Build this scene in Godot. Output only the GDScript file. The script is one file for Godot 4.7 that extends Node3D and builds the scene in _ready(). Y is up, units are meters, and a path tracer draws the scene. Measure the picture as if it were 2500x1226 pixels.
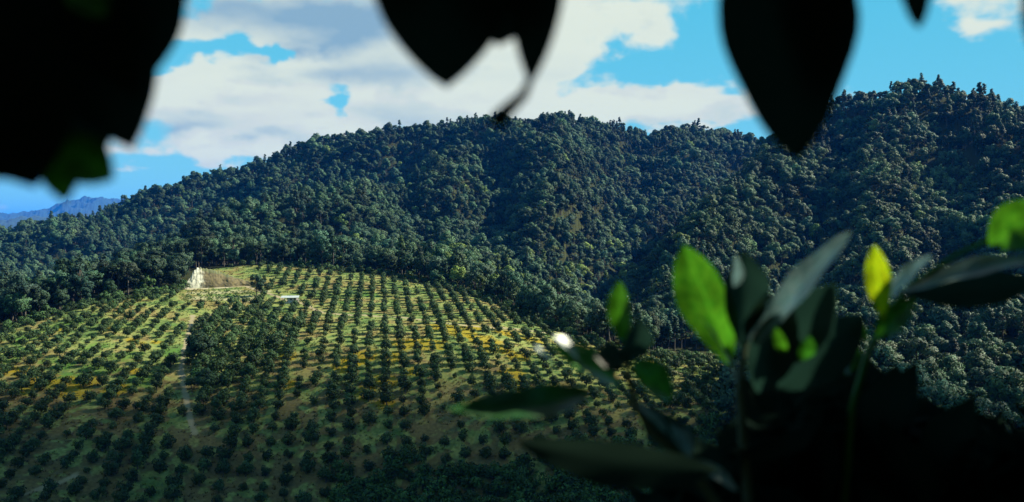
extends Node3D
# A wooded valley with an avocado orchard on a knoll, looked at from between out-of-focus avocado leaves.

const EYE := Vector3(0, 100, 0)
const FPX := 1944.0            # focal length in pixels of the 2500 x 1226 photograph
const PITCH := -0.02726        # camera looks down a little: the horizon lies at row 560
const ROW_AZ := -0.166         # bearing of the orchard rows
const SUN_AZ := 1.30
const SUN_EL := 0.65

var rng := RandomNumberGenerator.new()
var cam: Camera3D
var n_big := FastNoiseLite.new()
var n_mid := FastNoiseLite.new()
var n_fine := FastNoiseLite.new()
# terrain grid
const GX0 := -1560.0
const GZ0 := -1920.0
const GS := 15.0
const GNX := 221
const GNZ := 150
var hgrid := PackedFloat32Array()
var orchard_poly := PackedVector2Array()
var M := {}
var used_names := {}


func numbered(called: String) -> String:
	if not used_names.has(called):
		used_names[called] = 0
		return called
	used_names[called] += 1
	return "%s_%03d" % [called, used_names[called]]


func tag(o: Node, label := "", category := "", group := "", kind := "") -> Node:
	if label: o.set_meta("label", label)
	if category: o.set_meta("category", category)
	if group: o.set_meta("group", group)
	if kind: o.set_meta("kind", kind)
	return o


func put(called: String, mesh: Mesh, mat: Material, parent: Node = self) -> MeshInstance3D:
	var o := MeshInstance3D.new()
	o.mesh = mesh
	if mat: o.material_override = mat
	o.name = numbered(called) if parent == self else called
	parent.add_child(o, true)
	return o


func base(called: String, at: Vector3) -> Node3D:
	var o := Node3D.new()
	o.name = numbered(called)
	add_child(o)
	o.position = at
	return o


# point at distance d (along the viewing axis) that the photograph shows at column u, row v
func at(u: float, v: float, d: float) -> Vector3:
	var c := Vector3((u - 1250.0) / FPX, -(v - 613.0) / FPX, -1.0) * d
	return EYE + c.rotated(Vector3.RIGHT, PITCH)


func to_px(p: Vector3) -> Vector3:
	var c := (p - EYE).rotated(Vector3.RIGHT, -PITCH)
	return Vector3(1250.0 + FPX * c.x / -c.z, 613.0 - FPX * c.y / -c.z, -c.z)


func lin(r: float, g: float, b: float) -> Color:
	return Color(r, g, b).linear_to_srgb()


# ---------------------------------------------------------------- camera, sky, sun
func setup_view() -> void:
	cam = Camera3D.new()
	cam.name = "camera"
	add_child(cam)
	cam.position = EYE
	cam.rotation = Vector3(PITCH, 0, 0)
	var lens := CameraAttributesPhysical.new()
	lens.frustum_focal_length = 12.0 * FPX / 613.0
	lens.frustum_focus_distance = 420.0
	lens.frustum_near = 0.05
	lens.frustum_far = 40000.0
	lens.exposure_aperture = 3.3
	cam.attributes = lens
	cam.fov = rad_to_deg(2.0 * atan(613.0 / FPX))
	cam.near = 0.05
	cam.far = 40000.0
	var env := Environment.new()
	env.background_mode = Environment.BG_SKY
	env.tonemap_mode = Environment.TONE_MAPPER_LINEAR
	env.tonemap_exposure = 3.0
	env.sdfgi_enabled = true
	env.ssao_enabled = true
	env.ssil_enabled = true
	env.fog_enabled = true
	env.volumetric_fog_enabled = true
	env.volumetric_fog_density = 0.0
	env.fog_density = 0.00005
	env.fog_light_color = Color(0.10, 0.52, 1.0)
	var sky := Sky.new()
	var sm := PanoramaSkyMaterial.new()
	sm.panorama = ImageTexture.create_from_image(make_sky())
	sm.energy_multiplier = 0.33
	sky.sky_material = sm
	env.sky = sky
	var we := WorldEnvironment.new()
	we.name = "world"
	we.environment = env
	add_child(we)
	var sun := DirectionalLight3D.new()
	sun.name = "sun"
	sun.light_energy = 1.6
	sun.light_color = Color(1.0, 0.96, 0.86)
	sun.light_angular_distance = 0.5
	sun.shadow_enabled = true
	add_child(sun)
	var s := Vector3(sin(SUN_AZ) * cos(SUN_EL), sin(SUN_EL), -cos(SUN_AZ) * cos(SUN_EL))
	sun.look_at_from_position(Vector3.ZERO, -s, Vector3.UP)


# clouds seen in the photograph: column, row, half width, half height, weight
const CLOUDS := [
	[560, 210, 330, 110, 0.55], [420, 260, 240, 120, 0.5], [700, 60, 360, 90, 0.6], [900, 120, 260, 120, 0.5], [1000, 260, 200, 60, 0.5],
	[760, 300, 260, 60, 0.45], [520, 370, 200, 45, 0.5], [1400, 60, 130, 150, 0.75], [1330, 180, 120, 80, 0.6], [1610, 60, 75, 60, 0.62], [1540, 150, 30, 25, 0.4],
	[1250, 100, 200, 160, 0.5], [1500, 260, 200, 45, 0.6], [1700, 235, 130, 50, 0.72], [1640, 280, 230, 40, 0.6], [1250, 300, 220, 40, 0.5], [2400, 62, 50, 26, 0.6], [2340, 8, 90, 20, 0.5],
	[2440, 70, 30, 14, 0.4], [2090, 225, 60, 22, 0.5], [2470, 250, 60, 16, 0.4], [1180, 200, 150, 120, 0.4],
	[430, 140, 75, 28, -1.0], [600, 108, 58, 30, -1.05], [510, 118, 90, 18, -0.5], [655, 142, 28, 20, -0.7], [400, 165, 40, 16, -0.5], [848, 250, 42, 36, -1.0], [795, 245, 24, 8, -0.4], [1400, 215, 70, 42, -0.8], [1570, 170, 110, 50, -0.7],
	[1490, 100, 34, 40, -0.4], [300, 425, 260, 26, -0.5], [2150, 120, 260, 110, -0.75], [1740, 120, 80, 80, -0.45], [120, 470, 220, 60, -0.5], [570, 390, 24, 18, -0.3], [570, 285, 16, 8, -0.2],
]
const GREYS := [
	[740, 40, 260, 55, 0.9], [880, 70, 130, 60, 0.55], [440, 298, 110, 16, 0.6], [860, 190, 130, 26, 0.6], [960, 285, 120, 26, 0.5], [660, 320, 70, 10, 0.45], [830, 110, 140, 30, 0.5],
	[330, 405, 130, 14, 0.45], [620, 250, 120, 16, 0.2], [1000, 180, 80, 30, 0.4], [500, 20, 120, 30, 0.55],
]


func blobs(list: Array, az: float, el: float) -> float:
	var t := 0.0
	for b in list:
		var dx: float = (az - b[0]) / b[2]
		if dx > 2.2 or dx < -2.2: continue
		var dy: float = (el - b[1]) / b[3]
		if dy > 2.2 or dy < -2.2: continue
		t += b[4] * exp(-(dx * dx + dy * dy))
	return t


func sky_color(az: float, el: float, n1: FastNoiseLite, n2: FastNoiseLite) -> Color:
	var dir := Vector3(sin(az) * cos(el), sin(el), -cos(az) * cos(el))
	var u := 9999.0
	var v := 9999.0
	if absf(az) < 0.9:
		var c := dir.rotated(Vector3.RIGHT, -PITCH)
		u = 1250.0 + FPX * c.x / -c.z
		v = 613.0 - FPX * c.y / -c.z
	var low := exp(-maxf(el, 0.0) / 0.16)
	var sky := Color(0.06, 0.53, 0.79).lerp(Color(0.01, 0.20, 0.48), smoothstep(0.3, 1.2, el)).lerp(Color(0.34, 0.80, 0.90), low)
	var k := 1.0 / (maxf(dir.y, 0.0) + 0.16)
	var q := Vector3(dir.x * k, dir.z * k, 0.0) * 100.0
	var w := n2.get_noise_3d(q.x * 1.7, q.y * 1.7, 40.0)
	var d := n1.get_noise_3d(q.x + w * 14.0, q.y, w * 9.0) * 0.95 + n2.get_noise_3d(dir.x * 900.0, dir.y * 1500.0, dir.z * 900.0) * 0.22 - 0.10
	var e := n1.get_noise_3d(dir.x * 620.0, dir.y * 800.0, dir.z * 620.0 + 50.0)
	var inside := 0.0
	if u < 4500.0:
		inside = clampf(1.6 - absf(u - 1250.0) / 1250.0, 0.0, 1.0) * clampf(1.6 - absf(v - 300.0) / 400.0, 0.0, 1.0)
		d = d * (1.0 - 0.75 * inside) + (blobs(CLOUDS, u + 130.0 * e, v + 34.0 * w) * 0.85 - 0.17) * inside + e * 0.42 * inside
	d += (n2.get_noise_3d(dir.x * 2400.0, dir.y * 2900.0, dir.z * 2400.0) * 0.10 + n2.get_noise_3d(dir.x * 1200.0, dir.y * 1500.0, dir.z * 1200.0) * 0.16) * smoothstep(0.9, 0.3, el)
	var cover := smoothstep(-0.12, 0.26, d)
	var g := clampf(0.12 + n1.get_noise_3d(q.x * 0.8 + 31.0, q.y * 1.6, 17.0) * 0.9, 0.0, 0.75) * smoothstep(0.0, 0.5, d) * (1.0 - 0.8 * inside)
	g += (blobs(GREYS, u + 90.0 * w, v + 45.0 * e) + clampf(-0.02 + 0.35 * w - 0.55 * e, 0.0, 0.35)) * inside
	var cloud := Color(0.80, 0.88, 0.74).lerp(Color(0.27, 0.45, 0.58), clampf(g, 0.0, 1.0))
	return sky.lerp(cloud, cover)


func make_sky() -> Image:
	var n1 := FastNoiseLite.new()
	n1.seed = 11
	n1.noise_type = FastNoiseLite.TYPE_SIMPLEX_SMOOTH
	n1.frequency = 0.011
	n1.fractal_octaves = 6
	n1.fractal_gain = 0.55
	var n2 := FastNoiseLite.new()
	n2.seed = 5
	n2.frequency = 0.02
	n2.fractal_octaves = 4
	var w := 768
	var h := 384
	var small := Image.create(w, h, false, Image.FORMAT_RGBF)
	small.fill(Color(0.10, 0.16, 0.12))
	for y in h / 2 + 2:
		var el := (0.5 - (y + 0.5) / h) * PI
		for x in w:
			small.set_pixel(x, y, sky_color(wrapf((x + 0.5) / w * TAU, -PI, PI), el, n1, n2))
	small.resize(4096, 2048, Image.INTERPOLATE_CUBIC)
	# the same sky at full detail round the direction of view
	for y in range(780, 1026):
		var el := (0.5 - (y + 0.5) / 2048.0) * PI
		for x in range(-430, 430):
			small.set_pixel(posmod(x, 4096), y, sky_color((x + 0.5) / 4096.0 * TAU, el, n1, n2))
	return small


# ---------------------------------------------------------------- terrain
# known places: column, row, distance, height of what stands there (trees hide the ground)
const KNOWN := [
	[-150, 1226, 205, 0], [0, 1226, 210, 0], [0, 1050, 245, 0], [0, 900, 290, 0], [0, 812, 335, 0],
	[250, 1226, 220, 0], [250, 1050, 250, 0], [250, 900, 290, 0], [250, 800, 335, 0], [250, 738, 375, 0],
	[450, 1226, 228, 0], [450, 1050, 255, 0], [450, 900, 295, 0], [450, 800, 345, 0], [450, 714, 415, 0],
	[560, 702, 438, 0], [560, 657, 485, 0], [700, 1226, 235, 0], [700, 1050, 260, 0], [700, 900, 295, 0], [700, 800, 345, 0], [700, 728, 410, 0], [700, 646, 500, 0],
	[950, 1226, 240, 0], [950, 1050, 262, 0], [950, 900, 295, 0], [950, 800, 345, 0], [950, 740, 410, 0], [950, 672, 480, 0],
	[1200, 1226, 240, 0], [1200, 1050, 262, 0], [1200, 900, 300, 0], [1200, 800, 355, 0], [1200, 733, 440, 0],
	[1350, 1100, 255, 0], [1350, 950, 290, 0], [1350, 802, 385, 0], [1500, 1226, 238, 0], [1500, 1050, 265, 0], [1500, 900, 320, 0], [1500, 852, 355, 0],
	[1700, 1226, 235, 0], [1700, 1050, 265, 0], [1700, 950, 300, 0], [1700, 880, 340, 0], [1950, 1226, 230, 0], [1950, 1050, 262, 0], [2250, 1226, 235, 0], [2250, 1050, 280, 0], [2600, 1100, 280, 0],
	# wood behind the crest
	[-150, 740, 400, 14], [100, 695, 405, 14], [250, 650, 440, 14], [400, 610, 480, 14], [500, 600, 540, 14],
	# near spur
	[150, 655, 480, 14], [300, 605, 560, 14], [450, 548, 680, 13], [600, 495, 780, 13], [740, 482, 860, 13], [850, 465, 900, 13], [1000, 400, 990, 13], [1100, 345, 1060, 13], [1200, 312, 1120, 13],
	[600, 580, 620, 13], [800, 560, 680, 13], [1000, 520, 780, 13], [1000, 615, 580, 13], [800, 612, 570, 13], [1200, 450, 880, 13], [1200, 580, 660, 13], [1200, 670, 530, 13],
	# hollow behind it
	[850, 520, 1000, 13], [700, 545, 970, 13], [550, 580, 900, 13], [400, 620, 830, 13], [250, 655, 740, 13], [100, 690, 660, 13], [-100, 700, 610, 13], [980, 425, 1080, 13],
	# far ridge
	[-200, 585, 1050, 12], [0, 566, 1090, 12], [150, 545, 1120, 12], [280, 503, 1140, 12], [330, 483, 1150, 12], [450, 452, 1180, 12], [600, 412, 1200, 12], [700, 382, 1200, 12], [800, 347, 1200, 12],
	[900, 321, 1200, 12], [1000, 311, 1200, 12], [1100, 301, 1190, 12], [1200, 292, 1180, 12], [1300, 302, 1210, 12], [1400, 297, 1240, 12], [1450, 297, 1260, 12], [1520, 312, 1300, 12], [1600, 328, 1340, 12], [1700, 320, 1350, 12], [1800, 322, 1330, 12],
	[450, 490, 1080, 12], [600, 460, 1080, 12], [750, 420, 1090, 12], [300, 545, 1000, 12], [100, 585, 950, 12],
	# main face
	[1400, 390, 1000, 13], [1400, 500, 820, 13], [1400, 600, 660, 13], [1350, 700, 540, 13], [1550, 390, 1120, 13], [1550, 480, 930, 13], [1600, 550, 800, 13], [1500, 640, 670, 13], [1450, 735, 530, 13], [1550, 790, 450, 12],
	[1830, 370, 1200, 13], [1750, 445, 1040, 13], [1660, 515, 910, 13],
	# hill on the other side of the valley
	[1880, 330, 1010, 12], [1990, 284, 920, 12], [2080, 250, 880, 12], [2200, 218, 850, 12], [2300, 224, 830, 12], [2390, 238, 810, 12], [2500, 274, 780, 12], [2620, 300, 760, 12], [2800, 380, 740, 12],
	[1850, 415, 850, 13], [1750, 490, 740, 13], [1650, 580, 640, 13], [1600, 680, 540, 13], [1600, 775, 460, 12], [2000, 400, 760, 13], [2200, 350, 720, 13], [2400, 380, 680, 13], [2000, 550, 620, 13], [2200, 500, 600, 13], [2400, 500, 580, 13], [2560, 440, 630, 13],
	[2000, 680, 520, 13], [2200, 650, 500, 13], [2400, 650, 480, 13], [1850, 750, 470, 13], [1850, 840, 400, 11], [2050, 840, 395, 12], [2300, 840, 375, 12], [2550, 800, 380, 12], [2550, 620, 490, 13],
]
# further places in metres: x, height, z (the slope of the viewer, the land behind the ridges)
const PLACES := [
	[0, 98.2, 0], [2, 98.2, 0], [0, 98.6, 4], [0, 92, -12], [0, 78, -45], [0, 52, -100], [0, 24, -165], [-80, 95, 10], [80, 96, 10], [-90, 50, -90], [90, 48, -90], [0, 118, 60], [-200, 80, 0], [200, 80, 0], [0, 150, 180], [-150, 25, -150], [160, 22, -150],
	[-800, 60, 100], [800, 80, 100], [-600, 20, -350], [-900, 50, -700], [-1400, 60, -300], [-1500, 60, -1100], [-1200, 60, -1700], [-700, 60, -1750], [-300, 80, -1750], [300, 90, -1850], [900, 100, -1750], [1500, 90, -1500], [1600, 90, -700], [1000, 120, -500], [1500, 80, 0],
	[-620, 60, -1400], [-350, 110, -1480], [0, 160, -1480], [250, 180, -1560], [600, 90, -1250], [800, 110, -1100], [620, 150, -780],
]


# hollows and spurs: depth in metres (spurs below 0), half width, then columns, rows and distances along them
const FOLDS := [
	[58, 62, [[1030, 360, 1090], [930, 400, 1030], [850, 460, 985], [740, 490, 950], [600, 530, 880], [450, 570, 790], [300, 620, 680], [150, 660, 580], [0, 700, 520]]],
	[40, 52, [[1840, 345, 1180], [1750, 420, 1010], [1670, 490, 880], [1590, 570, 760], [1510, 650, 650], [1450, 700, 575]]],
	[34, 34, [[1190, 340, 1090], [1215, 440, 960], [1215, 530, 820], [1240, 620, 680]]],
	[36, 44, [[2290, 270, 800], [2270, 400, 690], [2310, 520, 590], [2350, 640, 500]]],
	[26, 36, [[1560, 340, 1250], [1540, 430, 1030], [1480, 540, 820], [1420, 620, 700]]],
	[24, 34, [[1000, 420, 960], [1010, 500, 800], [1060, 580, 670]]],
	[30, 40, [[2080, 300, 860], [2040, 420, 740], [1990, 540, 630], [1930, 640, 550]]],
	[-16, 44, [[1200, 312, 1120], [1100, 345, 1060], [1000, 400, 985], [850, 462, 900], [740, 480, 850], [600, 494, 775], [450, 548, 680], [300, 605, 565]]],
	[-18, 42, [[1365, 360, 1080], [1350, 420, 980], [1330, 520, 820], [1300, 600, 680]]],
	[-20, 44, [[1960, 310, 900], [1850, 420, 800], [1740, 500, 700], [1640, 590, 600]]],
	[-16, 40, [[2180, 230, 830], [2160, 350, 720], [2150, 470, 620], [2130, 600, 530]]],
]


func solve(a: Array, b: PackedFloat64Array) -> PackedFloat64Array:
	var n := b.size()
	for i in n:
		var p := i
		for r in range(i + 1, n):
			if absf(a[r][i]) > absf(a[p][i]): p = r
		if p != i:
			var t = a[i]; a[i] = a[p]; a[p] = t
			var tb := b[i]; b[i] = b[p]; b[p] = tb
		var row: PackedFloat64Array = a[i]
		for r in range(i + 1, n):
			var other: PackedFloat64Array = a[r]
			var f := other[i] / row[i]
			if f == 0.0: continue
			for c in range(i, n): other[c] -= f * row[c]
			a[r] = other
			b[r] -= f * b[i]
	for i in range(n - 1, -1, -1):
		var row: PackedFloat64Array = a[i]
		var t := b[i]
		for c in range(i + 1, n): t -= row[c] * b[c]
		b[i] = t / row[i]
	return b


func make_heights() -> void:
	var px := PackedFloat64Array()
	var pz := PackedFloat64Array()
	var py := PackedFloat64Array()
	for k in KNOWN:
		var p := at(k[0], k[1], k[2])
		px.append(p.x / 100.0); pz.append(p.z / 100.0); py.append(p.y - k[3])
	for k in PLACES:
		px.append(k[0] / 100.0); pz.append(k[2] / 100.0); py.append(k[1])
	var n := px.size()
	var a := []
	var b := PackedFloat64Array()
	for i in n:
		var row := PackedFloat64Array()
		row.resize(n + 3)
		for j in n:
			var r2 := (px[i] - px[j]) ** 2 + (pz[i] - pz[j]) ** 2
			row[j] = 0.5 * r2 * log(r2) if r2 > 0.0 else 0.02
		row[n] = 1.0; row[n + 1] = px[i]; row[n + 2] = pz[i]
		a.append(row)
		b.append(py[i])
	for k in 3:
		var row := PackedFloat64Array()
		row.resize(n + 3)
		for j in n: row[j] = 1.0 if k == 0 else (px[j] if k == 1 else pz[j])
		a.append(row)
		b.append(0.0)
	var w := solve(a, b)
	var folds := []
	for f in FOLDS:
		var line := []
		for q in f[2]:
			var p := at(q[0], q[1], q[2])
			line.append(Vector2(p.x, p.z))
		folds.append([f[0], f[1], line])
	hgrid.resize(GNX * GNZ)
	for iz in GNZ:
		var z := (GZ0 + iz * GS) / 100.0
		for ix in GNX:
			var x := (GX0 + ix * GS) / 100.0
			var t := w[n] + w[n + 1] * x + w[n + 2] * z
			for j in n:
				var dx := x - px[j]
				var dz := z - pz[j]
				var r2 := dx * dx + dz * dz
				if r2 > 0.0: t += w[j] * 0.5 * r2 * log(r2)
			var here := Vector2(x * 100.0, z * 100.0)
			for f in folds:
				var best := 1e9
				for j in f[2].size() - 1:
					best = minf(best, here.distance_squared_to(Geometry2D.get_closest_point_to_segment(here, f[2][j], f[2][j + 1])))
				if best < 9.0 * f[1] * f[1]: t -= f[0] * exp(-best / (f[1] * f[1]))
			hgrid[iz * GNX + ix] = t


func cubic(a: float, b: float, c: float, d: float, t: float) -> float:
	return b + 0.5 * t * (c - a + t * (2.0 * a - 5.0 * b + 4.0 * c - d + t * (3.0 * (b - c) + d - a)))


func in_orchard(x: float, z: float) -> bool:
	return Geometry2D.is_point_in_polygon(Vector2(x, z), orchard_poly)


func height(x: float, z: float) -> float:
	var fx := clampf((x - GX0) / GS, 1.0, GNX - 3.001)
	var fz := clampf((z - GZ0) / GS, 1.0, GNZ - 3.001)
	var ix := int(fx)
	var iz := int(fz)
	var tx := fx - ix
	var tz := fz - iz
	var r := PackedFloat32Array([0, 0, 0, 0])
	for k in 4:
		var o := (iz - 1 + k) * GNX + ix - 1
		r[k] = cubic(hgrid[o], hgrid[o + 1], hgrid[o + 2], hgrid[o + 3], tx)
	var h := cubic(r[0], r[1], r[2], r[3], tz)
	# out beyond the valley the land runs on as low hills
	var off := maxf(maxf(GX0 + 40.0 - x, x - (GX0 + GS * GNX - 60.0)), maxf(GZ0 + 40.0 - z, z - (GZ0 + GS * GNZ - 60.0)))
	if off > 0.0:
		h = lerpf(h, 62.0 + 14.0 * n_big.get_noise_2d(x * 0.2, z * 0.2), clampf(off / 500.0, 0.0, 1.0))
	var far := clampf((-z - 470.0) / 220.0, 0.0, 1.0)
	if far < 1.0 and z < -250.0 and x > 120.0: far = maxf(far, clampf((x - 130.0) / 120.0, 0.0, 1.0) * 0.8)
	h += far * (17.0 * n_big.get_noise_2d(x, z) - 19.0 * absf(n_mid.get_noise_2d(x * 0.8, z * 0.55)) + 3.0)
	if z > -560.0 and z < -180.0: h += 0.5 * n_mid.get_noise_2d(x * 2.4, z * 2.4)
	return h


func on_ground(x: float, z: float) -> Vector3:
	return Vector3(x, height(x, z), z)


# where the line of sight through a point of the photograph meets the ground
func ground_hit(u: float, v: float) -> Vector3:
	var d := 190.0
	var p := at(u, v, d)
	while d < 1500.0:
		p = at(u, v, d)
		if p.y <= height(p.x, p.z): break
		d += 2.0
	var near := d - 2.0
	for i in 8:
		var half := 0.5 * (near + d)
		p = at(u, v, half)
		if p.y <= height(p.x, p.z): d = half
		else: near = half
	return Vector3(p.x, height(p.x, p.z), p.z)


func hidden_by_land(p: Vector3) -> bool:
	var n := 40
	for i in range(4, n):
		var q := EYE.lerp(p, float(i) / n)
		if -q.z > 200.0 and height(q.x, q.z) > q.y: return true
	return false


func axis(from: float, to: float, lo: float, hi: float, fine: float, coarse: float) -> PackedFloat32Array:
	var a := PackedFloat32Array()
	var x := from
	while x < to:
		a.append(x)
		var off := maxf(0.0, maxf(lo - x, x - hi))
		var step := fine + (coarse - fine) * clampf(off / 150.0, 0.0, 1.0)
		if x < -1500.0 or x > 1600.0: step = maxf(coarse, 0.25 * (absf(x) - 1450.0))
		x += step
	a.append(to)
	return a


func build_ground() -> void:
	var xs := axis(-16000.0, 16000.0, -260.0, 200.0, 3.0, 14.0)
	var zs := axis(-24000.0, 3000.0, -540.0, -190.0, 3.0, 14.0)
	var v := PackedVector3Array()
	var uv := PackedVector2Array()
	var uv2 := PackedVector2Array()
	for z in zs:
		for x in xs:
			v.append(Vector3(x, height(x, z), z))
			uv.append(Vector2((x + 300.0) / 560.0, (z + 600.0) / 440.0))
			uv2.append(Vector2(x, z) / 9.0)
	var idx := PackedInt32Array()
	var nx := xs.size()
	for j in zs.size() - 1:
		for i in nx - 1:
			var o := j * nx + i
			idx.append_array([o, o + 1, o + nx, o + 1, o + nx + 1, o + nx])
	var a := []
	a.resize(Mesh.ARRAY_MAX)
	a[Mesh.ARRAY_VERTEX] = v
	a[Mesh.ARRAY_TEX_UV] = uv
	a[Mesh.ARRAY_TEX_UV2] = uv2
	a[Mesh.ARRAY_INDEX] = idx
	var st := SurfaceTool.new()
	st.create_from_arrays(a)
	st.generate_normals()
	var o := put("ground", st.commit(), M.ground)
	tag(o, "valley ground of straw grass between the orchard rows and dark floor under the woods", "ground", "", "structure")


# colour of what covers the orchard floor: dry grass, fresh grass, flowering weeds, bare tracks
var gimg: Image
var path_points := []
const GW := 1120
const GH := 880


func gput(p: Vector3, radius: float, c: Color, share: float) -> void:
	var px := (p.x + 300.0) * 2.0
	var py := (p.z + 600.0) * 2.0
	var r := int(radius * 2.0) + 1
	for y in range(maxi(0, int(py) - r), mini(GH, int(py) + r + 1)):
		for x in range(maxi(0, int(px) - r), mini(GW, int(px) + r + 1)):
			var d := Vector2(x - px, y - py).length() / (radius * 2.0) + 0.5 * n_fine.get_noise_2d(x * 1.5, y * 1.5)
			if d < 1.0:
				gimg.set_pixel(x, y, gimg.get_pixel(x, y).lerp(c, share * smoothstep(1.0, 0.6, d)))


func gline(pts: Array, radius: float, c: Color, share: float) -> void:
	for i in pts.size() - 1:
		var a := ground_hit(pts[i][0], pts[i][1])
		var b := ground_hit(pts[i + 1][0], pts[i + 1][1])
		var n := maxi(1, int(a.distance_to(b) / (radius * 0.8)))
		for k in n:
			gput(a.lerp(b, float(k) / n), radius, c, share)
			path_points.append(Vector2(a.x, a.z).lerp(Vector2(b.x, b.z), float(k) / n))


const TRACKS := [
	[[[470, 770], [458, 820], [446, 870], [440, 900], [449, 950], [458, 1000], [468, 1040], [474, 1062]], 1.25, 0.75],
	[[[436, 705], [480, 706], [540, 703], [600, 698], [640, 712], [690, 731], [740, 741], [790, 764], [850, 769], [950, 774], [1010, 779], [1100, 791], [1200, 800], [1300, 808], [1400, 822], [1470, 838]], 1.5, 1.0],
	[[[640, 712], [610, 735], [560, 752], [500, 772], [470, 790]], 0.9, 0.5],
	[[[60, 1205], [120, 1185], [190, 1155]], 1.2, 0.6], [[[1450, 836], [1560, 862], [1640, 905], [1720, 930]], 1.6, 0.6],
]
const YELLOWS := [[1080, 800, 9], [1130, 815, 8], [1180, 830, 9], [1240, 815, 7], [1210, 850, 8], [1050, 840, 8], [990, 840, 8], [960, 870, 7], [880, 870, 8], [840, 890, 7], [1150, 800, 7], [1265, 870, 6], [1250, 910, 6], [1265, 940, 5], [940, 930, 5], [890, 960, 5],
	[940, 980, 4], [700, 870, 5], [345, 838, 3], [380, 835, 3], [140, 805, 2.5], [320, 830, 3], [265, 803, 2.5], [50, 910, 5], [100, 925, 6], [160, 935, 6], [220, 930, 5], [20, 905, 5], [60, 950, 5], [280, 950, 5], [180, 960, 6], [330, 905, 3], [700, 940, 4], [1010, 905, 4], [1300, 830, 5], [590, 900, 3], [1580, 870, 5], [1600, 885, 4]]
const GREENS := [[150, 895, 5], [120, 880, 5], [160, 893, 4], [130, 800, 6], [170, 790, 5], [230, 850, 7], [300, 870, 8], [250, 900, 8], [400, 705, 7], [375, 705, 6], [430, 800, 5], [1030, 745, 6], [900, 720, 6], [40, 860, 6], [20, 880, 6], [340, 930, 7], [180, 920, 6], [410, 860, 6], [60, 830, 6], [850, 740, 5], [960, 735, 5]]


func paint_floor() -> void:
	gimg = Image.create(GW, GH, false, Image.FORMAT_RGBF)
	var straw := Color(0.168, 0.200, 0.064)
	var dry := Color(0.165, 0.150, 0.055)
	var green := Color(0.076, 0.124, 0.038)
	var soil_shade := Color(0.092, 0.074, 0.034)
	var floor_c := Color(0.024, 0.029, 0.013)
	var row := Vector2(cos(ROW_AZ), sin(ROW_AZ))
	for y in GH:
		for x in GW:
			var wx := x * 0.5 - 300.0
			var wz := y * 0.5 - 600.0
			var a := n_mid.get_noise_2d(wx * 2.2, wz * 2.2)
			var b := n_fine.get_noise_2d(wx * 3.0, wz * 3.0)
			var f := n_fine.get_noise_2d(wx * 13.0, wz * 19.0)
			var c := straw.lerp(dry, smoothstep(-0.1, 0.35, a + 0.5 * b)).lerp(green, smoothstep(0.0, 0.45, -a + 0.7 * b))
			# brown earth patches; their spread over the lower rows paints shade in
			c = c.lerp(soil_shade, 0.85 * smoothstep(-0.06, 0.10, b + 0.6 * a + (0.12 if wz > -285.0 + 40.0 * a else -0.45)))
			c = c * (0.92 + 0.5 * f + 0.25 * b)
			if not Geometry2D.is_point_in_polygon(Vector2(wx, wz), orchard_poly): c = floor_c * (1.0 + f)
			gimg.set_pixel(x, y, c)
	for g in GREENS: gput(ground_hit(g[0], g[1]), g[2], Color(0.056, 0.136, 0.024), 0.6)
	for g in YELLOWS: gput(ground_hit(g[0], g[1]), g[2], Color(0.208, 0.160, 0.010), 0.75)
	for t in TRACKS: gline(t[0], t[1], Color(0.216, 0.188, 0.120), t[2])
	# earth washed down in front of the cut bank
	for p in [[450, 704], [470, 706], [500, 704], [530, 702], [560, 700], [650, 712], [715, 733]]: gput(ground_hit(p[0], p[1]), 3.4, Color(0.288, 0.272, 0.192), 0.7)
	for p in [[480, 716], [530, 714], [580, 712], [600, 725], [540, 728], [480, 728]]: gput(ground_hit(p[0], p[1]), 7.0, Color(0.23, 0.225, 0.13), 0.85)


func leafy(r: float, g: float, b: float, back := 0.45, rough := 0.55, spec := 0.4) -> StandardMaterial3D:
	var m := StandardMaterial3D.new()
	m.albedo_color = lin(r, g, b)
	m.roughness = rough
	m.metallic_specular = spec
	if back > 0.0:
		m.backlight_enabled = true
		var top := maxf(r, maxf(g, b))
		m.backlight = lin(back * r / top, back * g / top, back * b / top) if top < 0.04 else lin(back, back, back * 0.7)
	m.cull_mode = BaseMaterial3D.CULL_DISABLED
	return m


func plain(r: float, g: float, b: float, rough := 0.9) -> StandardMaterial3D:
	var m := StandardMaterial3D.new()
	m.albedo_color = lin(r, g, b)
	m.roughness = rough
	return m


func noise_tex(frequency: float, lo: Color, hi: Color, seed_ := 3, normal := false) -> ImageTexture:
	var n := FastNoiseLite.new()
	n.seed = seed_
	n.frequency = frequency
	n.fractal_octaves = 5
	var im := n.get_seamless_image(256, 256)
	if normal:
		im.bump_map_to_normal_map(6.0)
	else:
		im.convert(Image.FORMAT_RGB8)
		for y in 256:
			for x in 256: im.set_pixel(x, y, lo.lerp(hi, im.get_pixel(x, y).r))
	return ImageTexture.create_from_image(im)


func make_materials() -> void:
	paint_floor()
	var g := StandardMaterial3D.new()
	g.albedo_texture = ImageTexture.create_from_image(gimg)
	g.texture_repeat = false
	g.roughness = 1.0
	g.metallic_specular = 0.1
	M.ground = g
	var f := leafy(1, 1, 1, 0.22, 0.65, 0.25)
	f.vertex_color_use_as_albedo = true
	M.foliage = f
	M.bark = plain(0.10, 0.085, 0.065)
	M.bark.albedo_texture = noise_tex(0.03, Color(0.5, 0.5, 0.5), Color(1, 1, 1), 8)
	M.bark.uv1_triplanar = true
	M.far_wood = plain(0.006, 0.028, 0.026, 1.0)


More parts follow.
